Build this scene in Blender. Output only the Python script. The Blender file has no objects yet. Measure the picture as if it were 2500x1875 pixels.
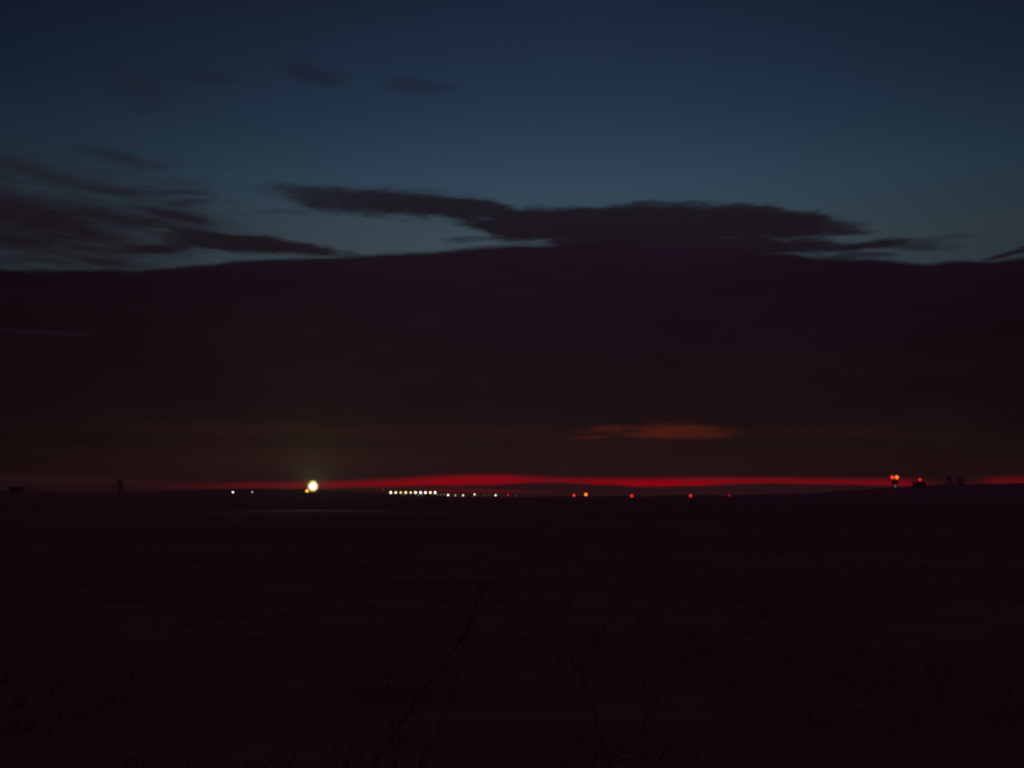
import bpy, bmesh, math, random
from mathutils import Vector, Matrix, noise as mnoise

random.seed(7)
R = math.radians
sc = bpy.context.scene
col = sc.collection


def lin(r, g, b, k=1.0):
    f = lambda c: (c / 255 / 12.92) if c / 255 <= 0.04045 else ((c / 255 + 0.055) / 1.055) ** 2.4
    return (f(r) * k, f(g) * k, f(b) * k, 1.0)


# ------------------------------------------------------------------ camera
EYE = 1.7
PITCH = R(5.848)
FPX = 1250 / math.tan(R(25))              # focal length in pixels of the 2500 px wide photograph
cam = bpy.data.cameras.new('camera')
camo = bpy.data.objects.new('camera', cam)
col.objects.link(camo)
cam.lens_unit = 'FOV'
cam.angle = R(50)
cam.clip_start = 0.05
cam.clip_end = 30000
camo.location = (0, 0, EYE)
camo.rotation_euler = (R(90) + PITCH, 0, 0)
sc.camera = camo


def az_el(px, py):
    """direction (degrees right of the view axis, degrees above the horizon) of a point of the photograph"""
    dx, dy = (px - 1250) / FPX, (937.5 - py) / FPX
    y = math.cos(PITCH) - dy * math.sin(PITCH)
    z = math.sin(PITCH) + dy * math.cos(PITCH)
    return math.degrees(math.atan2(dx, y)), math.degrees(math.atan2(z, math.hypot(dx, y)))


def at(px, py, dist):
    """world point at horizontal distance dist in that direction"""
    a, e = az_el(px, py)
    a, e = R(a), R(e)
    return Vector((math.sin(a) * dist, math.cos(a) * dist, EYE + math.tan(e) * dist))


# ------------------------------------------------------------------ render settings
sc.render.engine = 'CYCLES'
cy = sc.cycles
cy.max_bounces = 4
cy.diffuse_bounces = 2
cy.glossy_bounces = 2
cy.transmission_bounces = 2
cy.volume_bounces = 0
cy.use_denoising = True
cy.denoiser = 'OPENIMAGEDENOISE'
cy.sample_clamp_direct = 3.0
cy.sample_clamp_indirect = 0.5
cy.pixel_filter_type = 'BLACKMAN_HARRIS'
cy.filter_width = 2.3
vs = sc.view_settings
vs.view_transform = 'Standard'
vs.look = 'None'
vs.exposure = 0
vs.gamma = 1
vs.use_curve_mapping = False

# ------------------------------------------------------------------ sky
world = bpy.data.worlds.new('World')
sc.world = world
world.use_nodes = True
wt = world.node_tree
wt.nodes.clear()


class Net:
    """small helper that writes node expressions"""

    def __init__(self, tree):
        self.t = tree

    def put(self, sock, v):
        if isinstance(v, bpy.types.NodeSocket):
            self.t.links.new(v, sock)
        elif v is not None:
            sock.default_value = v

    def m(self, op, a, b=None, c=None, clamp=False):
        n = self.t.nodes.new('ShaderNodeMath')
        n.operation = op
        n.use_clamp = clamp
        for i, v in enumerate((a, b, c)):
            self.put(n.inputs[i], v)
        return n.outputs[0]

    def v(self, op, a, b=None):
        n = self.t.nodes.new('ShaderNodeVectorMath')
        n.operation = op
        self.put(n.inputs[0], a)
        if b is not None:
            self.put(n.inputs[3] if op == 'SCALE' else n.inputs[1], b)
        return n.outputs['Value'] if op in ('LENGTH', 'DOT_PRODUCT') else n.outputs[0]

    def step(self, x, lo, hi, a=0.0, b=1.0):
        n = self.t.nodes.new('ShaderNodeMapRange')
        n.interpolation_type = 'SMOOTHSTEP'
        for i, v in enumerate((x, lo, hi, a, b)):
            self.put(n.inputs[i], v)
        return n.outputs[0]

    def noise(self, vec, scale, detail=3.0, rough=0.5, color=False):
        n = self.t.nodes.new('ShaderNodeTexNoise')
        self.put(n.inputs['Vector'], vec)
        n.inputs['Scale'].default_value = scale
        n.inputs['Detail'].default_value = detail
        n.inputs['Roughness'].default_value = rough
        return n.outputs['Color' if color else 'Fac']

    def mix(self, fac, a, b, kind='MIX'):
        n = self.t.nodes.new('ShaderNodeMix')
        n.data_type = 'RGBA'
        n.blend_type = kind
        n.clamp_factor = False
        self.put(n.inputs[0], fac)
        self.put(n.inputs[6], a)
        self.put(n.inputs[7], b)
        return n.outputs[2]

    def ramp(self, fac, stops):
        n = self.t.nodes.new('ShaderNodeValToRGB')
        self.put(n.inputs[0], fac)
        e = n.color_ramp.elements
        while len(e) > 1:
            e.remove(e[-1])
        e[0].position = stops[0][0]
        e[0].color = stops[0][1]
        for p, c in stops[1:]:
            q = e.new(p)
            q.color = c
        return n.outputs[0]

    def curve(self, fac, pts):
        n = self.t.nodes.new('ShaderNodeFloatCurve')
        self.put(n.inputs['Value'], fac)
        n.inputs['Factor'].default_value = 1.0
        cu = n.mapping.curves[0]
        pts = sorted(pts)
        cu.points[0].location = pts[0]
        cu.points[1].location = pts[-1]
        for p in pts[1:-1]:
            cu.points.new(*p)
        for p in cu.points:
            p.handle_type = 'AUTO_CLAMPED'
        n.mapping.update()
        return n.outputs[0]


W = Net(wt)
AZ0, AZS = 32.0, 64.0                      # azimuth window of the curves, degrees
ELS = 30.0
tc = wt.nodes.new('ShaderNodeTexCoord')
sep = wt.nodes.new('ShaderNodeSeparateXYZ')
wt.links.new(tc.outputs['Generated'], sep.inputs[0])
X, Y, Z = sep.outputs
AZ = W.m('MULTIPLY', W.m('ARCTAN2', X, Y), 180 / math.pi)
EL = W.m('MULTIPLY', W.m('ARCSINE', Z), 180 / math.pi)
comb = wt.nodes.new('ShaderNodeCombineXYZ')
wt.links.new(AZ, comb.inputs[0])
wt.links.new(EL, comb.inputs[1])
S = comb.outputs[0]
AZN = W.m('DIVIDE', W.m('ADD', AZ, AZ0), AZS, clamp=True)
ELN = W.m('DIVIDE', EL, ELS, clamp=True)


def aznorm(px, py=1190):
    return (az_el(px, py)[0] + AZ0) / AZS


# clear dusk air: Nishita with the sun below the horizon, bluer than the model
sky = wt.nodes.new('ShaderNodeTexSky')
sky.sky_type = 'NISHITA'
sky.sun_disc = False
sky.sun_elevation = R(-5)
sky.sun_rotation = R(1.0)
tint = W.ramp(ELN, [
    (0.00, (0.55, 0.55, 0.7, 1)),
    (0.38, (0.90, 1.12, 1.22, 1)),
    (0.443, (1.13, 1.38, 1.42, 1)),
    (0.536, (1.06, 1.58, 1.86, 1)),
    (0.663, (0.83, 1.26, 1.68, 1)),
    (0.825, (0.73, 0.95, 1.37, 1)),
    (1.0, (0.62, 0.72, 1.2, 1))])
clear = W.mix(1.0, sky.outputs[0], tint, 'MULTIPLY')
off = W.m('DIVIDE', W.m('ADD', AZ, -3.0), 26.0)
off2 = W.m('MULTIPLY', off, off)
side = W.m('DIVIDE', 1.0, W.m('ADD', 1.0, W.m('MULTIPLY', off2, 0.75)))
side = W.m('MAXIMUM', side, 0.25)
clear = W.mix(1.0, clear, side, 'MULTIPLY')

# wind-stretched coordinates for the clouds
stretch = wt.nodes.new('ShaderNodeMapping')
wt.links.new(S, stretch.inputs[0])
stretch.inputs['Scale'].default_value = (0.32, 1.25, 1.0)
stretch.inputs['Rotation'].default_value = (0, 0, R(3))
ST = stretch.outputs[0]
warpc = W.noise(ST, 0.75, 5.0, 0.6, color=True)
warp = W.v('MULTIPLY', W.v('SUBTRACT', warpc, (0.5, 0.5, 0.5)), (2.6, 0.8, 0.0))
SW = W.v('ADD', S, warp)
streak = W.m('SUBTRACT', W.noise(ST, 1.7, 4.0, 0.62), 0.5)

# separate cloud scraps: centre px, half length px, half height px, tilt (down to the right, deg), cover, softness
PPD = 46.8
scraps = [
    (757, 175, 92, 26, 12, .62, .8), (500, 186, 90, 18, 3, .46, .9), (335, 212, 85, 44, 20, .46, .95),
    (1017, 209, 105, 18, 2, .5, .9),
    (294, 384, 110, 17, 5, .62, .8), (90, 416, 130, 22, 12, .55, .8),
    (282, 464, 96, 15, 1, .66, .8), (446, 468, 70, 9, -1, .62, .8), (446, 495, 66, 10, -2, .5, .8),
    (50, 524, 230, 46, 9, .95, .65), (290, 536, 150, 22, 8, .8, .75), (430, 528, 90, 17, 8, .85, .7),
    (0, 586, 150, 22, 4, .88, .7), (220, 590, 210, 34, 4, .5, .9), (480, 556, 170, 40, 8, .45, .95),
    (560, 592, 180, 24, 3, .97, .5), (700, 603, 190, 16, 4, .96, .5), (400, 606, 100, 14, -6, .9, .6),
    (270, 637, 95, 9, 2, .7, .8), (80, 634, 90, 8, -2, .45, .9), (190, 604, 70, 9, 0, .5, .9),
    (780, 474, 150, 24, 2, .72, .85), (930, 494, 215, 36, 2, .95, .7), (1070, 502, 170, 32, 2, .97, .6),
    (1150, 512, 120, 26, 4, .98, .5), (1560, 515, 200, 20, -2, .9, .6), (1800, 512, 130, 16, 3, .9, .6), (710, 517, 64, 6, -6, .35, .9), (820, 508, 130, 12, 9, .6, .8),
    (1380, 548, 250, 42, 1, 1.0, .35), (1640, 545, 330, 47, 2, 1.0, .3), (1880, 548, 200, 38, 5, 1.0, .4),
    (1500, 590, 180, 34, 0, 1.0, .4), (1760, 600, 260, 30, 4, 1.0, .45), (1230, 560, 110, 26, 10, .95, .5),
    (2030, 545, 90, 16, 12, .75, .8), (2080, 566, 75, 7, 3, .7, .8),
    (2120, 603, 145, 13, -2, .95, .65), (2245, 606, 80, 8, 0, .5, .9), (1960, 602, 120, 22, 3, .95, .6),
    (2325, 576, 70, 7, 2, .3, .9), (2485, 612, 80, 10, -14, .92, .6), (2090, 628, 90, 8, 2, .7, .7),
    (1147, 582, 60, 9, -5, .5, .85), (1250, 598, 120, 6, -3, .4, .85),
]
wmap = wt.nodes.new('ShaderNodeMapping')
wt.links.new(SW, wmap.inputs[0])
wmap.inputs['Scale'].default_value = (0.45, 2.6, 1.0)
wmap.inputs['Rotation'].default_value = (0, 0, R(4))
wisp = W.m('SUBTRACT', W.noise(wmap.outputs[0], 1.3, 5.0, 0.65), 0.5)
open_sky = None
for (px, py, hl, hh, tilt, cover, soft) in scraps:
    a, e = az_el(px, py)
    mp = wt.nodes.new('ShaderNodeMapping')
    mp.vector_type = 'TEXTURE'
    wt.links.new(SW, mp.inputs[0])
    mp.inputs['Location'].default_value = (a, e, 0)
    mp.inputs['Rotation'].default_value = (0, 0, R(-tilt))
    mp.inputs['Scale'].default_value = (hl / PPD, hh / PPD, 1)
    d = W.v('LENGTH', mp.outputs[0])
    d = W.m('ADD', d, W.m('MULTIPLY', W.m('ADD', streak, W.m('MULTIPLY', wisp, .7)), 1.5 * soft))
    dens = W.step(d, 1.0 + 0.42 * soft, 1.0 - 0.88 * soft, 0.0, cover)
    tr = W.m('SUBTRACT', 1.0, dens)
    open_sky = tr if open_sky is None else W.m('MULTIPLY', open_sky, tr)
# pale streaks where the clear air shows between the scraps
for (px, py, hl, hh, tilt, k) in [(340, 562, 95, 8, 2, .62), (225, 597, 90, 9, -1, .55), (60, 606, 90, 7, 2, .4), (110, 648, 170, 8, -1, .75), (330, 640, 60, 6, -3, .5),
                                  (250, 505, 90, 6, 6, .35), (520, 618, 120, 6, -4, .6), (130, 568, 60, 5, 3, .3)]:
    a, e = az_el(px, py)
    mp = wt.nodes.new('ShaderNodeMapping')
    mp.vector_type = 'TEXTURE'
    wt.links.new(SW, mp.inputs[0])
    mp.inputs['Location'].default_value = (a, e, 0)
    mp.inputs['Rotation'].default_value = (0, 0, R(-tilt))
    mp.inputs['Scale'].default_value = (hl / PPD, hh / PPD, 1)
    d = W.m('ADD', W.v('LENGTH', mp.outputs[0]), W.m('MULTIPLY', wisp, 1.3))
    open_sky = W.m('MAXIMUM', open_sky, W.step(d, 1.25, 0.15, 0.0, k))
# thin ragged veil between the scraps low on the left
veil = W.step(W.m('ADD', streak, W.step(AZ, -8.0, -21.0, -0.35, 0.06)), -0.16, 0.16, 0.0, 0.5)
veil = W.m('MULTIPLY', veil, W.step(EL, 17.6, 14.6))
open_sky = W.m('MULTIPLY', open_sky, W.m('SUBTRACT', 1.0, veil))
scrap_col = W.ramp(ELN, [
    (0.36, lin(26, 18, 25)), (0.46, lin(27, 21, 29)), (0.55, lin(30, 29, 38)), (0.70, lin(27, 31, 43)), (0.85, lin(25, 29, 42))])
upper = W.mix(open_sky, scrap_col, clear)

# the long bank of cloud that fills the low sky; its upper edge by azimuth
edge = [(-900, 648), (-400, 664), (0, 655), (170, 660), (215, 656), (339, 657), (463, 648), (621, 634), (791, 628), (932, 620),
        (1073, 612), (1180, 603), (1250, 600), (1363, 598), (1500, 590), (1700, 600), (1860, 612), (1984, 625), (2097, 631),
        (2200, 636), (2275, 642), (2352, 635), (2408, 640), (2450, 634), (2500, 628), (2900, 640), (3400, 630)]
pts = []
for x, y in edge:
    a, e = az_el(x, y)
    pts.append(((a + AZ0) / AZS, e / ELS))
top = W.m('MULTIPLY', W.curve(AZN, pts), ELS)
top = W.m('ADD', top, W.m('MULTIPLY', streak, 0.32))
bank = W.step(EL, W.m('ADD', top, 0.11), W.m('ADD', top, -0.17))


def eln(py):
    return az_el(1250, py)[1] / ELS


bank_col = W.ramp(ELN, [
    (eln(1212), lin(34, 15, 16)), (eln(1160), lin(33, 17, 17)), (eln(1090), lin(31, 18, 17)), (eln(1000), lin(26, 15, 18)),
    (eln(850), lin(25, 14, 21)), (eln(720), lin(25, 14, 23)), (eln(610), lin(27, 17, 28))])
bside = W.m('DIVIDE', 1.0, W.m('ADD', 1.0, W.m('MULTIPLY', off2, 0.55)))
mott = W.m('ADD', 1.0, W.m('MULTIPLY', W.m('SUBTRACT', W.noise(ST, 0.35, 4.0, 0.6), 0.5), 0.75))
mott2 = W.m('ADD', 1.0, W.m('MULTIPLY', streak, 0.35))
bank_col = W.mix(1.0, bank_col, W.m('MULTIPLY', bside, W.m('MULTIPLY', mott, mott2)), 'MULTIPLY')
skycol = W.mix(bank, upper, bank_col)


def ellipse(px, py, hl, hh, tilt, src, lo, hi):
    a, e = az_el(px, py)
    mp = wt.nodes.new('ShaderNodeMapping')
    mp.vector_type = 'TEXTURE'
    wt.links.new(src, mp.inputs[0])
    mp.inputs['Location'].default_value = (a, e, 0)
    mp.inputs['Rotation'].default_value = (0, 0, R(-tilt))
    mp.inputs['Scale'].default_value = (hl / PPD, hh / PPD, 1)
    return W.step(W.v('LENGTH', mp.outputs[0]), hi, lo)


# soft copies of the coordinates with a smaller warp for the low glow
SG = W.v('ADD', S, W.v('MULTIPLY', warp, (0.5, 0.22, 0)))
smap2 = wt.nodes.new('ShaderNodeMapping')
wt.links.new(SG, smap2.inputs[0])
smap2.inputs['Scale'].default_value = (0.5, 4.0, 1.0)
thin2 = W.m('SUBTRACT', W.noise(smap2.outputs[0], 1.0, 5.0, 0.65), 0.5)
# rust-coloured rift in the bank
rift = W.m('ADD', ellipse(1650, 1055, 160, 25, 1, SG, .1, 1.1), W.m('MULTIPLY', ellipse(1490, 1047, 120, 12, -3, SG, .1, 1.1), .5))
rift = W.m('ADD', rift, W.m('MULTIPLY', ellipse(1440, 1067, 80, 8, -4, SG, .2, 1.1), .45), clamp=True)
notch = W.m('MULTIPLY', ellipse(1546, 1051, 42, 7, 4, SG, .2, 1.1), .7)
rift = W.m('MULTIPLY', rift, W.m('SUBTRACT', 1.0, notch))
rift = W.m('MULTIPLY', rift, W.m('ADD', 1.0, W.m('ADD', W.m('MULTIPLY', streak, 2.2), W.m('MULTIPLY', thin2, 3.0))), clamp=True)
skycol = W.mix(W.m('MULTIPLY', rift, 0.9), skycol, lin(78, 29, 17))
# wide faint brown streaks
for (px, py, hl, hh, k) in [(800, 1050, 700, 26, .30), (700, 1120, 620, 44, .28), (1900, 1058, 420, 16, .22), (110, 812, 130, 8, .22),
                            (1250, 1047, 60, 6, .35), (150, 1168, 330, 12, .25), (1500, 1140, 700, 30, .15)]:
    f = ellipse(px, py, hl, hh, 0, SG, .0, 1.2)
    skycol = W.mix(W.m('MULTIPLY', f, k), skycol, lin(48, 24, 20) if py > 900 else lin(40, 32, 42))

# the red afterglow under the bank: px, upper edge, lower edge, strength
glow = [(-600, 1164, 1176, .02), (0, 1164, 1178, .02), (300, 1174, 1190, .03), (400, 1180, 1193, .11), (500, 1181, 1195, .22), (600, 1179, 1195, .36),
        (720, 1177, 1195, .44), (850, 1174, 1194, .53), (950, 1170, 1191, .66), (1050, 1164, 1189, .8), (1150, 1161, 1188, .9),
        (1220, 1160, 1186, .85), (1300, 1164, 1182, .74), (1400, 1168, 1183, .82), (1500, 1169, 1187, .95), (1600, 1169, 1191, 1.0),
        (1700, 1168, 1189, 1.0), (1800, 1168, 1185, .95), (1900, 1168, 1183, .9), (2000, 1170, 1184, .85), (2100, 1171, 1186, .78),
        (2200, 1170, 1190, .68), (2250, 1171, 1190, .30), (2330, 1172, 1190, .06), (2380, 1170, 1186, .10), (2440, 1166, 1186, .45), (2500, 1166, 1186, .5),
        (2700, 1164, 1184, .35), (3300, 1164, 1182, .1)]
gu = W.m('MULTIPLY', W.curve(AZN, [(aznorm(x), az_el(x, u)[1] / 3.0) for x, u, l, s in glow]), 3.0)
gl = W.m('MULTIPLY', W.curve(AZN, [(aznorm(x), az_el(x, l)[1] / 3.0) for x, u, l, s in glow]), 3.0)
gs = W.curve(AZN, [(aznorm(x), s) for x, u, l, s in glow])
smap = wt.nodes.new('ShaderNodeMapping')
wt.links.new(SG, smap.inputs[0])
smap.inputs['Scale'].default_value = (0.22, 5.0, 1.0)
thin = W.m('SUBTRACT', W.noise(smap.outputs[0], 1.0, 4.0, 0.6), 0.5)
fine = W.m('ADD', W.m('MULTIPLY', streak, 0.12), W.m('MULTIPLY', thin, 0.08))
ELG = W.m('ADD', EL, fine)
band = W.m('MULTIPLY', W.step(ELG, W.m('ADD', gu, 0.18), W.m('ADD', gu, -0.24)), W.step(ELG, W.m('ADD', gl, -0.03), W.m('ADD', gl, 0.20)))
band = W.m('MULTIPLY', band, W.m('MULTIPLY', gs, W.m('ADD', 1.0, W.m('ADD', W.m('MULTIPLY', streak, 0.7), W.m('MULTIPLY', thin, 0.9)))))
low = ellipse(1170, 1198, 220, 6, 1, SG, .1, 1.1)
band = W.m('ADD', band, W.m('MULTIPLY', low, .22))
# air just above the ground, dull red-brown
ember = W.m('MULTIPLY', W.step(EL, 0.95, 0.1), W.step(W.m('ABSOLUTE', W.m('ADD', AZ, -3.0)), 24.0, 8.0))
skycol = W.mix(W.m('MULTIPLY', ember, .35), skycol, lin(41, 18, 12))
skycol = W.mix(W.m('MINIMUM', band, 1.0), skycol, (0.285, 0.0, 0.0035, 1))
# overhead and behind, out of view, a brighter mauve is added to the sky to light the ground
skycol = W.mix(W.step(EL, 28.5, 42.0), skycol, lin(58, 46, 64))
# below the horizon the dome is dark
skycol = W.mix(W.step(EL, -0.4, -3.0), skycol, lin(16, 8, 12))

bg = wt.nodes.new('ShaderNodeBackground')
bg.inputs['Strength'].default_value = 1.0
wt.links.new(skycol, bg.inputs['Color'])
wo = wt.nodes.new('ShaderNodeOutputWorld')
wt.links.new(bg.outputs[0], wo.inputs['Surface'])

# ------------------------------------------------------------------ sun: the last purple-red of the afterglow
sun = bpy.data.lights.new('sun', 'SUN')
sun.energy = 0.06
sun.angle = R(25)
sun.color = (1.0, 0.13, 0.42)
suno = bpy.data.objects.new('sun', sun)
col.objects.link(suno)
sd = Vector((math.sin(R(1)) * math.cos(R(10)), math.cos(R(1)) * math.cos(R(10)), math.sin(R(10))))
suno.rotation_euler = (-sd).to_track_quat('-Z', 'Y').to_euler()


# ------------------------------------------------------------------ materials
def mat(name, color, rough=0.9, spec=0.1, bump=None, var=0.35, scale=4.0, metal=0.0):
    m = bpy.data.materials.new(name)
    m.use_nodes = True
    n = Net(m.node_tree)
    b = m.node_tree.nodes['Principled BSDF']
    t = m.node_tree.nodes.new('ShaderNodeTexCoord')
    f = n.noise(t.outputs['Object'], scale, 5.0, 0.6)
    c0 = tuple(x * (1 - var) for x in color) + (1,)
    c1 = tuple(x * (1 + var) for x in color) + (1,)
    m.node_tree.links.new(n.mix(f, c0, c1), b.inputs['Base Color'])
    b.inputs['Roughness'].default_value = rough
    b.inputs['Specular IOR Level'].default_value = spec
    b.inputs['Metallic'].default_value = metal
    return m


def lamp_mat(name, color, strength):
    m = bpy.data.materials.new(name)
    m.use_nodes = True
    b = m.node_tree.nodes['Principled BSDF']
    b.inputs['Base Color'].default_value = (0.5, 0.5, 0.5, 1)
    b.inputs['Emission Color'].default_value = (*color, 1)
    b.inputs['Emission Strength'].default_value = strength
    return m


M_METAL = mat('galvanised_metal', (0.12, 0.11, 0.11), 0.6, 0.3, scale=6)
M_DARK = mat('dark_painted_metal', (0.04, 0.03, 0.035), 0.6, 0.3, scale=6)
M_CONC = mat('concrete', (0.10, 0.07, 0.075), 0.95)
M_WALL = mat('weathered_cladding', (0.16, 0.08, 0.09), 0.9, scale=0.6)
M_ROOF = mat('dark_roofing', (0.10, 0.05, 0.06), 0.9, scale=0.6)
M_GLASS = mat('dark_glass', (0.02, 0.02, 0.03), 0.2, 0.5)
M_BARK = mat('bark', (0.05, 0.035, 0.035), 0.95)
M_LEAF = mat('dark_foliage', (0.12, 0.07, 0.07), 0.95, scale=0.4)
M_STEM = mat('dry_stem', (0.30, 0.12, 0.11), 0.95, scale=20)
M_GRASS = mat('dead_grass', (0.34, 0.15, 0.16), 0.95, scale=1.5)

g = bpy.data.materials.new('dark_field_soil')
g.use_nodes = True
G = Net(g.node_tree)
gb = g.node_tree.nodes['Principled BSDF']
gt = g.node_tree.nodes.new('ShaderNodeTexCoord')
gm = g.node_tree.nodes.new('ShaderNodeMapping')
gm.inputs['Scale'].default_value = (0.35, 1.0, 1.0)
g.node_tree.links.new(gt.outputs['Object'], gm.inputs[0])
n1 = G.noise(gm.outputs[0], 0.9, 8.0, 0.65)
n2 = G.noise(gm.outputs[0], 0.05, 5.0, 0.6)
n3 = G.noise(gm.outputs[0], 9.0, 5.0, 0.6)
mixn = G.m('ADD', G.m('MULTIPLY', n1, 0.5), G.m('ADD', G.m('MULTIPLY', n2, 0.35), G.m('MULTIPLY', n3, 0.15)))
gcol = G.ramp(mixn, [(0.36, (0.125, 0.058, 0.058, 1)), (0.5, (0.185, 0.085, 0.098, 1)), (0.64, (0.24, 0.115, 0.132, 1))])
g.node_tree.links.new(gcol, gb.inputs['Base Color'])
gb.inputs['Roughness'].default_value = 1.0
gb.inputs['Specular IOR Level'].default_value = 0.0
gbump = g.node_tree.nodes.new('ShaderNodeBump')
gbump.inputs['Strength'].default_value = 0.5
gbump.inputs['Distance'].default_value = 0.15
g.node_tree.links.new(n1, gbump.inputs['Height'])
g.node_tree.links.new(gbump.outputs[0], gb.inputs['Normal'])
M_GROUND = g


# ------------------------------------------------------------------ mesh helpers
def obj(name, bm, m, parent=None, smooth=False):
    me = bpy.data.meshes.new(name)
    bmesh.ops.recalc_face_normals(bm, faces=bm.faces)
    bm.to_mesh(me)
    bm.free()
    if smooth:
        for p in me.polygons:
            p.use_smooth = True
    me.materials.append(m)
    o = bpy.data.objects.new(name, me)
    col.objects.link(o)
    if parent:
        o.parent = parent
    return o


def box(bm, x0, x1, y0, y1, z0, z1):
    vs_ = [bm.verts.new((x, y, z)) for z in (z0, z1) for y in (y0, y1) for x in (x0, x1)]
    for f in ((0, 1, 3, 2), (4, 6, 7, 5), (0, 4, 5, 1), (2, 3, 7, 6), (0, 2, 6, 4), (1, 5, 7, 3)):
        bm.faces.new([vs_[i] for i in f])


def tube(bm, pts, radii, seg=8, cap=True):
    rings = []
    pts = [Vector(p) for p in pts]
    for i, p in enumerate(pts):
        d = (pts[min(i + 1, len(pts) - 1)] - pts[max(i - 1, 0)]).normalized()
        u = d.orthogonal().normalized()
        w = d.cross(u)
        rings.append([bm.verts.new(p + (u * math.cos(t) + w * math.sin(t)) * radii[i]) for t in [2 * math.pi * k / seg for k in range(seg)]])
    for a, b in zip(rings, rings[1:]):
        for k in range(seg):
            bm.faces.new((a[k], a[(k + 1) % seg], b[(k + 1) % seg], b[k]))
    if cap:
        bm.faces.new(rings[0][::-1])
        bm.faces.new(rings[-1])


def ball(bm, c, r, sx=1, sy=1, sz=1, seg=16, rings=10):
    bmesh.ops.create_uvsphere(bm, u_segments=seg, v_segments=rings, radius=1.0,
                              matrix=Matrix.Translation(c) @ Matrix.Diagonal((r * sx, r * sy, r * sz, 1)))


def tag(o, label=None, cat=None, group=None, kind=None):
    if label:
        o['label'] = label
    if cat:
        o['category'] = cat
    if group:
        o['group'] = group
    if kind:
        o['kind'] = kind
    return o


def thing(name, label, cat, loc, group=None):
    o = bpy.data.objects.new(name, None)
    o.empty_display_size = 0.2
    col.objects.link(o)
    o.location = loc
    return tag(o, label, cat, group)


# ------------------------------------------------------------------ ground
def ground_z(x, y):
    d = math.hypot(x, y)
    a = 0.06 + 0.18 * min(1.0, d / 200)
    z = a * mnoise.noise((x * 0.05, y * 0.11, 0.3)) + 0.05 * mnoise.noise((x * 0.35, y * 0.9, 5.1)) * max(0.0, 1 - d / 260)
    return z


bm = bmesh.new()
radii = [0.0]
r = 1.2
while r < 3000:
    radii.append(r)
    r *= 1.045
radii.append(3000)
SEG = 300
centre = bm.verts.new((0, 0, ground_z(0, 0)))
prev = None
for r in radii[1:]:
    ring = []
    for k in range(SEG):
        t = 2 * math.pi * k / SEG
        x, y = r * math.sin(t), r * math.cos(t)
        ring.append(bm.verts.new((x, y, ground_z(x, y))))
    for k in range(SEG):
        k2 = (k + 1) % SEG
        if prev is None:
            bm.faces.new((centre, ring[k], ring[k2]))
        else:
            bm.faces.new((prev[k], ring[k], ring[k2], prev[k2]))
    prev = ring
tag(obj('ground', bm, M_GROUND, smooth=True), kind='structure')


def ridge_profile(edge, dist):
    prof = []
    for x, y in edge:
        a, e = az_el(x, y)
        prof.append((a, EYE + math.tan(R(e)) * dist))
    return prof


def interp(prof, a):
    if a <= prof[0][0]:
        return prof[0][1]
    for (a0, h0), (a1, h1) in zip(prof, prof[1:]):
        if a <= a1:
            t = (a - a0) / (a1 - a0)
            t = t * t * (3 - 2 * t)
            return h0 + (h1 - h0) * t
    return prof[-1][1]


def ridge(name, edge, dist, depth_f, depth_b, seed):
    prof = ridge_profile(edge, dist)
    bm = bmesh.new()
    a0, a1 = prof[0][0], prof[-1][0]
    n = int((a1 - a0) / 0.08)
    rows = []
    for i in range(n + 1):
        a = a0 + (a1 - a0) * i / n
        h = interp(prof, a) + 0.5 * mnoise.noise((a * 1.1, seed, 0)) + 0.28 * mnoise.noise((a * 5, seed, 3))
        row = []
        for dd, k in ((-depth_f, -0.12), (-depth_f * .6, .35), (-depth_f * .25, .82), (0, 1.0), (depth_b * .4, .8), (depth_b, -0.12)):
            d = dist + dd
            z = h * k if k > 0 else -0.6
            if 0 < k < 1:
                z += 0.4 * mnoise.noise((a * 2, dd * .02, seed))
            row.append(bm.verts.new((math.sin(R(a)) * d, math.cos(R(a)) * d, z)))
        rows.append(row)
    for p, q in zip(rows, rows[1:]):
        for k in range(len(p) - 1):
            bm.faces.new((p[k], q[k], q[k + 1], p[k + 1]))
    tag(obj(name, bm, M_GROUND, smooth=True), kind='structure')
    return prof


LEFT = ridge('hills', [(-1500, 1200), (-700, 1196), (0, 1199), (165, 1200), (258, 1201), (420, 1199), (488, 1196), (560, 1194), (717, 1194), (818, 1198),
                       (862, 1201), (934, 1205), (1061, 1210), (1110, 1213)], 1300, 160, 220, 1.7)
RIGHT = ridge('hills', [(1250, 1213), (1500, 1210), (1780, 1209), (1815, 1208), (1950, 1205), (2086, 1197), (2176, 1189), (2323, 1183), (2500, 1180), (2900, 1176), (3500, 1180)],
              1600, 190, 260, 8.3)

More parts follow.
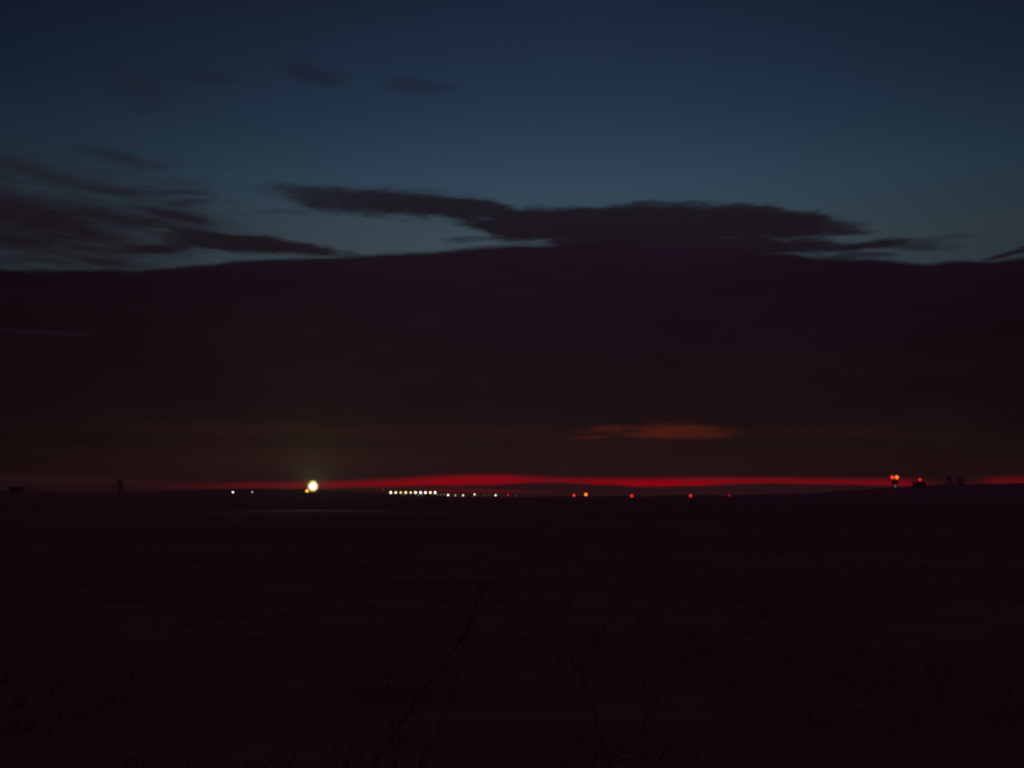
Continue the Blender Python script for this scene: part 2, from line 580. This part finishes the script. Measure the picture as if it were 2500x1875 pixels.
# ------------------------------------------------------------------ grass: dead stubble on the near field
bm = bmesh.new()
rg = random.Random(3)
for i in range(4200):
    d = 2.0 + 60 * rg.random() ** 2.0
    a = R(rg.uniform(-34, 34))
    x, y = d * math.sin(a), d * math.cos(a)
    if mnoise.noise((x * 0.25, y * 0.25, 9)) < -0.05:
        continue
    z = ground_z(x, y) - 0.02
    for b in range(rg.randint(4, 8)):
        h = rg.uniform(0.04, 0.15) * (0.7 + 0.5 * rg.random())
        t = rg.uniform(0, 6.28)
        lean = rg.uniform(0.1, 0.8) * h
        w = 0.0025 + 0.0002 * d
        bx, by = x + rg.gauss(0, 0.07), y + rg.gauss(0, 0.07)
        tx, ty = math.cos(t), math.sin(t)
        p = [(bx - ty * w, by + tx * w, z), (bx + ty * w, by - tx * w, z),
             (bx + tx * lean * .4 + ty * w * .7, by + ty * lean * .4 - tx * w * .7, z + h * .6),
             (bx + tx * lean, by + ty * lean, z + h)]
        q = [bm.verts.new(v) for v in p]
        bm.faces.new((q[0], q[1], q[2]))
        bm.faces.new((q[0], q[2], q[3]))
tag(obj('grass', bm, M_GRASS), kind='stuff')


# ------------------------------------------------------------------ dry weeds near the camera
def weed(label, path, dist, seed, rad=0.005, twigs=7):
    """path: photo points from the root upwards; the root is carried down to the ground"""
    q = random.Random(seed)
    P = [at(px, py, dist + i * 0.04) for i, (px, py) in enumerate(path)]
    d0 = (P[0] - P[1]).normalized()
    low = P[0].copy()
    gz = ground_z(low.x, low.y)
    if low.z > gz:
        k = (low.z - gz) / 3
        base = Vector((low.x + d0.x * k * 1.2, low.y + d0.y * k, gz - 0.03))
        mid = low.lerp(base, 0.5) + Vector((d0.x * 0.05, 0, 0))
        P = [base, mid] + P
    root = thing('dry_weed', label, 'weed', P[0], 'dry weeds standing in the foreground')
    L = [p - P[0] for p in P]
    fine = []
    for a, b in zip(L, L[1:]):
        for k in range(5):
            t = k / 5
            fine.append(a.lerp(b, t) + Vector((q.gauss(0, .003), q.gauss(0, .003), 0)))
    fine.append(L[-1])
    n = len(fine)
    bm = bmesh.new()
    tube(bm, fine, [rad * (1.25 - 0.85 * i / n) for i in range(n)], 6)
    obj('stem', bm, M_STEM, root)
    # dried leaves
    bm = bmesh.new()
    for k in range(twigs):
        i = int(n * (0.25 + 0.6 * (k + q.random() * .6) / twigs))
        i = min(i, n - 2)
        p = fine[i]
        t = q.uniform(0, 6.28)
        ln = q.uniform(0.03, 0.09)
        dr = Vector((math.cos(t), math.sin(t) * .6, q.uniform(-0.5, 0.35)))
        sd_ = Vector((-dr.y, dr.x, 0.3)).normalized()
        w = ln * 0.10
        vv = [p, p + dr * ln * .45 + sd_ * w, p + dr * ln * .5 - sd_ * w, p + dr * ln + Vector((0, 0, -ln * .35))]
        vv = [bm.verts.new(v) for v in vv]
        bm.faces.new((vv[0], vv[1], vv[2]))
        bm.faces.new((vv[1], vv[3], vv[2]))
    obj('foliage', bm, M_STEM, root)['label'] = 'curled dry leaves along the stem'
    # seed head: a loose plume of bracts
    bm = bmesh.new()
    for k in range(22):
        s = q.random()
        p = fine[-1].lerp(fine[max(0, n - 6)], s * 0.9)
        t = q.uniform(0, 6.28)
        dr = Vector((math.cos(t), math.sin(t), q.uniform(0.4, 1.4))).normalized()
        ln = q.uniform(0.012, 0.035)
        sd_ = dr.orthogonal().normalized() * 0.003
        vv = [bm.verts.new(v) for v in (p, p + dr * ln * .6 + sd_, p + dr * ln, p + dr * ln * .6 - sd_)]
        bm.faces.new(vv)
    obj('seed_head', bm, M_STEM, root)
    return root


weed('tall dry weed bent far to the right, its tip left of the picture centre', [(915, 1852), (1045, 1668), (1103, 1588), (1161, 1505)], 2.6, 1, .006)
weed('upright dry weed crossing the bent one near its tip', [(1030, 1850), (1067, 1790), (1110, 1678), (1125, 1617), (1150, 1510), (1190, 1420)], 2.8, 2, .005)
weed('dry weed leaning left on the right of the crossing pair', [(1490, 1860), (1468, 1790), (1443, 1718), (1425, 1650), (1400, 1620)], 2.6, 3, .0055)
weed('short thin dry weed left of the bent one', [(965, 1870), (958, 1760), (950, 1690), (944, 1650)], 3.0, 4, .004, 4)
weed('thin dry weed farthest to the right in the foreground', [(1500, 1880), (1560, 1800), (1580, 1740)], 3.2, 5, .004, 4)


# ------------------------------------------------------------------ lights on the airfield
def copy_thing(root, loc, label, group, lens_mat=None):
    r_ = root.copy()
    col.objects.link(r_)
    r_.location = loc
    r_['label'] = label
    if group:
        r_['group'] = group
    elif 'group' in r_:
        del r_['group']
    for ch in list(root.children):
        c = ch.copy()
        if lens_mat and ch.name.startswith('lens'):
            c.data = ch.data.copy()
            c.data.materials[0] = lens_mat
        col.objects.link(c)
        c.parent = r_
    return r_


def mast_light(name, label, cat, px, py, dist, rpx, m, group=None):
    """a lamp on a thin mast: lens, housing, mast, foot; lens radius rpx in photo pixels"""
    p = at(px, py, dist)
    rr = 0.78 * rpx / FPX * dist
    gz = ground_z(p.x, p.y)
    h = p.z - gz
    root = thing(name, label, cat, (p.x, p.y, gz), group)
    root.rotation_euler = (0, 0, -math.atan2(p.x, p.y))
    bm = bmesh.new()
    ball(bm, (0, -rr * .25, h), rr, 1, .8, 1)
    obj('lens', bm, m, root, True)
    bm = bmesh.new()
    tube(bm, [(0, rr * .1, h), (0, rr * .6, h), (0, rr * 1.2, h)], [rr * 1.04, rr * .95, rr * .45], 14)
    obj('housing', bm, M_DARK, root)
    bm = bmesh.new()
    tube(bm, [(0, rr * .7, 0), (0, rr * .7, max(h - rr * .75, .15))], [.07, .05], 8)
    obj('mast', bm, M_METAL, root)
    bm = bmesh.new()
    box(bm, -.25, .25, rr * .7 - .25, rr * .7 + .25, -.15, .08)
    obj('foot', bm, M_CONC, root)
    return root


L_WHITE = lamp_mat('white_lamp', (1.0, 0.88, 0.70), 5.0)
L_CREAM = lamp_mat('cream_lamp', (1.0, 0.82, 0.42), 2.6)
L_YEL = lamp_mat('yellowish_lamp', (1.0, 0.78, 0.33), 1.6)
L_PINK = lamp_mat('pale_pink_lamp', (0.75, 0.42, 0.32), 1.0)
L_DIMPINK = lamp_mat('dim_pinkish_lamp', (0.40, 0.18, 0.14), 0.5)
L_COOL = lamp_mat('cool_white_lamp', (0.85, 0.90, 0.68), 1.8)
L_GREENISH = lamp_mat('greenish_white_lamp', (0.45, 0.62, 0.45), 1.0)
L_TEAL = lamp_mat('dim_teal_lamp', (0.10, 0.20, 0.17), 0.55)
L_FAINT = lamp_mat('faint_grey_lamp', (0.16, 0.13, 0.10), 0.5)
L_RED = lamp_mat('red_lamp', (1.0, 0.025, 0.02), 1.0)
L_DIMRED = lamp_mat('dim_red_lamp', (0.55, 0.01, 0.012), 0.5)
L_DEEPRED = lamp_mat('deep_red_lamp', (0.8, 0.006, 0.012), 0.7)
L_ORANGE = lamp_mat('orange_lamp', (1.0, 0.19, 0.012), 2.2)

ROW = 'row of ten white lights on the horizon'
row = [(954, 3.3, L_WHITE, 'large warm white light at the left end of the row of ten'),
       (966.2, 2.9, L_CREAM, 'cream light second from the left end of the row of ten'),
       (978.4, 2.6, L_YEL, 'small yellowish light third from the left end of the row of ten'),
       (990.6, 2.8, L_CREAM, 'cream light fourth from the left end of the row of ten'),
       (1002.7, 2.7, L_YEL, 'small yellowish light fifth from the left end of the row of ten'),
       (1014.5, 3.2, L_WHITE, 'large white light fifth from the right end of the row of ten'),
       (1026.7, 3.1, L_WHITE, 'large white light fourth from the right end of the row of ten'),
       (1038.6, 3.3, L_WHITE, 'large white light third from the right end of the row of ten'),
       (1050.7, 2.9, L_CREAM, 'cream light next to the right end of the row of ten'),
       (1062.2, 3.3, L_WHITE, 'large white light at the right end of the row of ten')]
proto = mast_light('approach_light', row[0][3], 'light', row[0][0], 1202.5, 300, 3.0, row[0][2], ROW)
for px, rp, m, lab in row[1:]:
    p = at(px, 1202.5, 300)
    c = copy_thing(proto, (p.x, p.y, ground_z(p.x, p.y)), lab, ROW, m)
    c.location.z = proto.location.z
    c.rotation_euler = (0, 0, -math.atan2(p.x, p.y))

mast_light('field_light', 'white light left of the glaring lamp, the farthest left on the horizon', 'light', 568.7, 1201.7, 420, 2.8, L_COOL)
mast_light('field_light', 'dim greenish white light between the far left light and the glaring lamp', 'light', 615.7, 1201.4, 420, 2.3, L_GREENISH)
SM = 'small lights right of the row of ten'
mast_light('field_light', 'bright yellowish light first right of the row of ten', 'light', 1094, 1208.5, 330, 2.7, L_CREAM, SM)
mast_light('field_light', 'dull pink light second right of the row of ten', 'light', 1111.7, 1209.2, 330, 2.5, L_PINK, SM)
mast_light('field_light', 'small white light right of the dull pink one', 'light', 1130.7, 1209.2, 330, 2.4, L_COOL, SM)
mast_light('field_light', 'small white light set a little higher than its neighbours', 'light', 1158.7, 1207.2, 330, 2.5, L_COOL, SM)
mast_light('field_light', 'lone small white light just left of the low dark red light', 'light', 1209.9, 1209, 330, 2.6, L_COOL, SM)
mast_light('field_light', 'very dim greenish light right of the low dark red light', 'light', 1259, 1210.5, 330, 1.8, L_TEAL, SM)
LOW = 'faint lights close to the ground near the row of ten'
mast_light('ground_light', 'faint teal light under the left part of the row of ten', 'light', 984, 1207, 270, 2.2, L_TEAL, LOW)
mast_light('ground_light', 'faint teal light lowest under the middle of the row of ten', 'light', 1021, 1209, 270, 2.6, L_TEAL, LOW)
mast_light('ground_light', 'faint teal light under the third light from the right of the row', 'light', 1031, 1207.5, 270, 2.6, L_TEAL, LOW)
mast_light('ground_light', 'faint teal light touching the right end of the row of ten', 'light', 1067, 1207.5, 270, 2.8, L_TEAL, LOW)
mast_light('ground_light', 'dim pinkish light just right of the row, first of two', 'light', 1077, 1207.5, 270, 2.2, L_DIMPINK, LOW)
mast_light('ground_light', 'dim pinkish light beside the bright yellowish one, second of two', 'light', 1085, 1207.5, 270, 2.2, L_DIMPINK, LOW)
mast_light('ground_light', 'faint grey light left of the lone white one, first of two', 'light', 1184, 1208.8, 330, 1.8, L_FAINT, LOW)
mast_light('ground_light', 'faint grey light left of the lone white one, second of two', 'light', 1194, 1209, 330, 1.8, L_FAINT, LOW)

RED = 'red warning lights along the horizon'
mast_light('warning_light', 'dim red light standing in the red glow left of the row of ten', 'light', 934.5, 1194.5, 480, 2.6, L_DIMRED, RED)
mast_light('warning_light', 'dark red light right of the lone small white light', 'light', 1240.3, 1208.2, 480, 3.4, L_DEEPRED, RED)
mast_light('warning_light', 'red light just left of the bright orange one', 'light', 1401.4, 1209.2, 480, 4.4, L_RED, RED)
mast_light('warning_light', 'bright orange light, the brightest of those right of the middle', 'light', 1430.5, 1207.3, 480, 4.6, L_ORANGE, RED)
mast_light('warning_light', 'lone red light right of the bright orange one', 'light', 1542.5, 1210.5, 480, 4.5, L_RED, RED)
mast_light('warning_light', 'scarcely visible red speck between the two lone red lights', 'light', 1582, 1210.8, 480, 1.6, L_DIMRED, RED)
mast_light('warning_light', 'second lone red light, between the speck and the dimmest red one', 'light', 1685.7, 1210.4, 480, 4.2, L_RED, RED)
mast_light('warning_light', 'dim red light farthest right on the low horizon', 'light', 1780.4, 1209.6, 480, 3.4, L_DIMRED, RED)

# the glaring lamp: a round floodlight on a short trestle mast, with an amber lamp at its lower left
D = 150
p = at(764, 1187.3, D)
gz = ground_z(p.x, p.y)
h = p.z - gz
lamp = thing('floodlight', 'glaring white round lamp, by far the brightest light in the picture', 'floodlight', (p.x, p.y, gz))
lamp.rotation_euler = (0, 0, -math.atan2(p.x, p.y))
rr = 8.0 / FPX * D
L_GLARE = lamp_mat('glaring_lamp', (0.97, 0.98, 0.96), 1.5)
L_GLARE_RING = lamp_mat('glare_ring_glow', (1.0, 0.52, 0.02), 0.95)  # yellow glare around the lens, imitated by an emissive ring
L_OUTER_GLARE = lamp_mat('outer_glare_glow', (0.36, 0.22, 0.012), 0.7)  # fainter outer glare, likewise put into emission
bm = bmesh.new()
ball(bm, (0, -.1, h), rr, 1, .35, 1, 28, 14)
obj('lens', bm, L_GLARE, lamp, True)
bm = bmesh.new()
N = 32
prof = [(rr * 1.02, -.12), (rr * 1.78, -.47), (rr * 1.82, -.47), (rr * 1.82, .1), (rr * .7, .55), (0.02, .6)]
rings = [[bm.verts.new((math.cos(2 * math.pi * k / N) * a, b, h + math.sin(2 * math.pi * k / N) * a)) for k in range(N)] for a, b in prof[1:]]
for a, b in zip(rings, rings[1:]):
    for k in range(N):
        bm.faces.new((a[k], a[(k + 1) % N], b[(k + 1) % N], b[k]))
obj('housing', bm, M_DARK, lamp)
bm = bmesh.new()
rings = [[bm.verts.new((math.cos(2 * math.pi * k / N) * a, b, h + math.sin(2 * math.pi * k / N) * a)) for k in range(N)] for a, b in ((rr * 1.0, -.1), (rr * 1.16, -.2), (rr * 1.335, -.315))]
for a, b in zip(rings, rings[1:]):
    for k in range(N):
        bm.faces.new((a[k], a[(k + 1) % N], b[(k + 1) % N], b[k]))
obj('glare_ring', bm, L_GLARE_RING, lamp, True)  # glowing ring standing in for the inner glare of the lamp
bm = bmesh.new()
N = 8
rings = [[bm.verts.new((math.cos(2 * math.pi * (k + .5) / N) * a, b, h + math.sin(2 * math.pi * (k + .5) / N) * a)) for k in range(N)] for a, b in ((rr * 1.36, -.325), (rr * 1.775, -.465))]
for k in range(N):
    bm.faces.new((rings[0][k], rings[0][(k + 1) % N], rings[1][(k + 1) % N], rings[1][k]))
obj('outer_glare_ring', bm, L_OUTER_GLARE, lamp)  # dim ring imitating the falloff of the glare
lt = bpy.data.lights.new('floodlight_beam', 'SPOT')
lt.energy = 26000
lt.spot_size = R(124)
lt.spot_blend = 1.0
lt.color = (0.86, 1.0, 0.42)
lt.shadow_soft_size = 0.25
lo = bpy.data.objects.new('floodlight_beam', lt)
col.objects.link(lo)
lo.parent = lamp
lo.location = (0, -.62, h)
lo.rotation_euler = (R(132), 0, R(180))          # tilted up towards the viewer
for s in (-1, 1):
    bm = bmesh.new()
    tube(bm, [(s * .9, .5, 0), (s * .35, .45, h * .62), (s * .3, .3, h - rr * 1.2)], [.06, .05, .045], 8)
    obj('leg', bm, M_METAL, lamp)
bm = bmesh.new()
tube(bm, [(0, 1.3, 0), (0, .62, h - .2)], [.06, .05], 8)
obj('leg', bm, M_METAL, lamp)
bm = bmesh.new()
tube(bm, [(-.62, .48, h * .3), (.62, .48, h * .3)], [.03, .03], 6)
tube(bm, [(-.45, .46, h * .5), (.45, .46, h * .5)], [.03, .03], 6)
obj('brace', bm, M_METAL, lamp)
mast_light('amber_light', 'small amber light touching the lower left of the glaring white lamp', 'light', 749.6, 1198.5, 148, 4.6, lamp_mat('amber_lamp', (1.0, 0.48, 0.015), 1.7))

# ------------------------------------------------------------------ tower and buildings on the ridges
D = 1560
p = at(2185, 1189, D)
base = thing('control_tower', 'slim dark tower with a red and an orange light on its roof', 'tower', (p.x, p.y, p.z - 3))
base.rotation_euler = (0, 0, -math.atan2(p.x, p.y))
u = D / FPX                                   # metres per photo pixel at this distance


def frustum(bm, n, r0, z0, r1, z1, rot=0.0):
    tube(bm, [(0, 0, z0), (0, 0, z1)], [r0, r1], n)


zb = 3 + (1189 - 1184) * u
bm = bmesh.new()
frustum(bm, 12, 3.0, 0, 2.6, zb)
obj('shaft', bm, M_CONC, base)
bm = bmesh.new()
frustum(bm, 10, 2.7, zb, 4.2, zb + 1.4)
frustum(bm, 10, 4.6, zb + 1.4, 4.6, zb + 1.75)
obj('gallery', bm, M_CONC, base)
bm = bmesh.new()
frustum(bm, 10, 3.7, zb + 1.75, 4.2, zb + 4.6)
obj('cab', bm, M_GLASS, base)
bm = bmesh.new()
frustum(bm, 10, 4.7, zb + 4.6, 4.5, zb + 5.2)
frustum(bm, 10, 2.2, zb + 5.2, 1.9, zb + 6.4)
obj('roof', bm, M_ROOF, base)
bm = bmesh.new()
for k in range(10):
    t = 2 * math.pi * k / 10
    tube(bm, [(4.5 * math.cos(t), 4.5 * math.sin(t), zb + 1.75), (4.5 * math.cos(t), 4.5 * math.sin(t), zb + 2.7)], [.05, .05], 5)
    t2 = 2 * math.pi * (k + 1) / 10
    tube(bm, [(4.5 * math.cos(t), 4.5 * math.sin(t), zb + 2.7), (4.5 * math.cos(t2), 4.5 * math.sin(t2), zb + 2.7)], [.05, .05], 5)
obj('railing', bm, M_METAL, base)
zl = 3 + (1189 - 1166.8) * u
for sx, m, lab, rp in ((-5.0, lamp_mat('tower_red_lamp', (1.0, 0.03, 0.03), 1.8), 'red lamp on the left of the roof', 3.5),
                       (4.8, lamp_mat('tower_orange_lamp', (1.0, 0.17, 0.01), 2.0), 'orange lamp on the right of the roof', 3.8)):
    bm = bmesh.new()
    ball(bm, (sx * u, -1, zl), rp * u, 1, .8, 1.1)
    o = obj('beacon', bm, m, base, True)
    o['label'] = lab
    bm = bmesh.new()
    tube(bm, [(sx * u * .3, -.5, zb + 5.2), (sx * u * .7, -.7, zb + 6.2), (sx * u, -1, zl - rp * u * .9)], [.25, .2, .15], 6)
    obj('bracket', bm, M_DARK, base)
bm = bmesh.new()
ball(bm, (.4, -3.4, 3 + (1189 - 1186.8) * u), 3.0 * u, .8, .5, 1.25)
o = obj('floodlit_window', bm, lamp_mat('green_lit_window', (0.075, 0.13, 0.085), .75), base, True)
o['label'] = 'dim green lit opening low on the tower'


def building(label, px0, px1, pytop, pybase, dist, name, cat, gable=0.12):
    c = at((px0 + px1) / 2, pybase, dist)
    uu = dist / FPX
    w = (px1 - px0) * uu / 2
    hh = (pybase - pytop) * uu + 2.0
    root = thing(name, label, cat, (c.x, c.y, c.z - 2.0))
    root.rotation_euler = (0, 0, -math.atan2(c.x, c.y))
    eave = hh * (1 - gable)
    bm = bmesh.new()
    box(bm, -w, w, -6, 6, 0, eave)
    obj('wall', bm, M_WALL, root)
    bm = bmesh.new()
    e = .4
    v = [bm.verts.new(q) for q in ((-w - e, -6 - e, eave + .003), (w + e, -6 - e, eave + .003), (w + e, 6 + e, eave + .003), (-w - e, 6 + e, eave + .003), (-w - e, 0, hh), (w + e, 0, hh))]
    for f in ((0, 1, 5, 4), (2, 3, 4, 5), (0, 4, 3), (1, 2, 5), (0, 3, 2, 1)):
        bm.faces.new([v[k] for k in f])
    obj('roof', bm, M_ROOF, root)
    bm = bmesh.new()
    box(bm, -w * .35, w * .35, -6.08, -6.003, 0.02, eave * .7)
    obj('door', bm, M_DARK, root)
    for s in (-1, 1):
        bm = bmesh.new()
        box(bm, s * w * .7 - .8, s * w * .7 + .8, -6.06, -6.003, eave * .45, eave * .7)
        obj('window', bm, M_GLASS, root)
    return root, hh, uu


building('low dark building at the far left end of the horizon', 25, 54, 1189.5, 1200, 1270, 'barn', 'building')
hang, hh, uu = building('dark building with a red light on its roof, right of the tower', 2230, 2259, 1177.5, 1189, 1560, 'hangar', 'building', .2)
zt = hh + (1177.5 - 1172.3) * uu
bm = bmesh.new()
tube(bm, [(1.0, 0, hh - .3), (1.0, 0, zt)], [.18, .14], 6)
obj('aerial', bm, M_METAL, hang)
bm = bmesh.new()
ball(bm, (1.0, -.2, zt), 2.9 * uu, .95, .7, 1.15)
obj('beacon', bm, lamp_mat('roof_red_lamp', (1.0, 0.03, 0.02), .95), hang, True)['label'] = 'red lamp above the roof'


def tree(label, px, pytop, pybase, wpx, dist, seed, group=None, n=520):
    q = random.Random(seed)
    uu = dist / FPX
    c = at(px, pybase, dist)
    hh = (pybase - pytop) * uu + 1.5
    w = wpx * uu / 2
    root = thing('tree', label, 'tree', (c.x, c.y, c.z - 1.5), group)
    bm = bmesh.new()
    tube(bm, [(0, 0, 0), (.1, 0, hh * .3), (-.1, .1, hh * .62), (0.1, 0, hh * .9)], [hh * .03, hh * .024, hh * .015, .04], 8)
    for k in range(7):
        t = q.uniform(0, 6.28)
        z0 = hh * q.uniform(.28, .6)
        tube(bm, [(0, 0, z0), (math.cos(t) * w * .45, math.sin(t) * w * .45, z0 + hh * .12), (math.cos(t) * w * .8, math.sin(t) * w * .8, z0 + hh * .24)],
             [hh * .012, hh * .008, .03], 6)
    obj('trunk', bm, M_BARK, root)
    bm = bmesh.new()
    clumps = [(q.gauss(0, .42), q.gauss(0, .42), q.uniform(.12, .95)) for _ in range(34)]
    for k in range(n):
        cx, cy_, cz = q.choice(clumps)
        taper = 1.0 - .55 * max(0, cz - .55) / .45
        p0 = Vector((cx * w * taper + q.gauss(0, w * .13), cy_ * w * taper + q.gauss(0, w * .13), hh * cz + q.gauss(0, hh * .045)))
        s = q.uniform(.35, .8)
        a = Vector((q.gauss(0, 1), q.gauss(0, 1), q.gauss(0, .7))).normalized()
        b = a.orthogonal().normalized()
        vv = [bm.verts.new(p0 + x) for x in (a * s, b * s * .6, -a * s, -b * s * .6)]
        bm.faces.new(vv)
    obj('crown', bm, M_LEAF, root)
    return root


tree('lone dark tree on the left skyline between the far left building and the lights', 291, 1173, 1200, 24, 1290, 11)
tree('dark tree right of the building with the roof light', 2320, 1163, 1184, 26, 1580, 12, 'trees on the right skyline', 1000)
tree('dark rounder tree, the farther right of the pair on the right skyline', 2345, 1166, 1184, 28, 1585, 13, 'trees on the right skyline', 1000)

# ------------------------------------------------------------------ thin dusk haze over the plain
HAZE = 0.00006
bm = bmesh.new()
box(bm, -3100, 3100, -3100, 3100, -2, 42)
hz = bpy.data.materials.new('thin_haze')
hz.use_nodes = True
ht = hz.node_tree
ht.nodes.remove(ht.nodes['Principled BSDF'])
pv = ht.nodes.new('ShaderNodeVolumePrincipled')
pv.inputs['Color'].default_value = (0.8, 0.8, 0.8, 1)
pv.inputs['Density'].default_value = HAZE
pv.inputs['Anisotropy'].default_value = 0.55
ht.links.new(pv.outputs[0], ht.nodes['Material Output'].inputs['Volume'])
tag(obj('haze', bm, hz), kind='stuff')
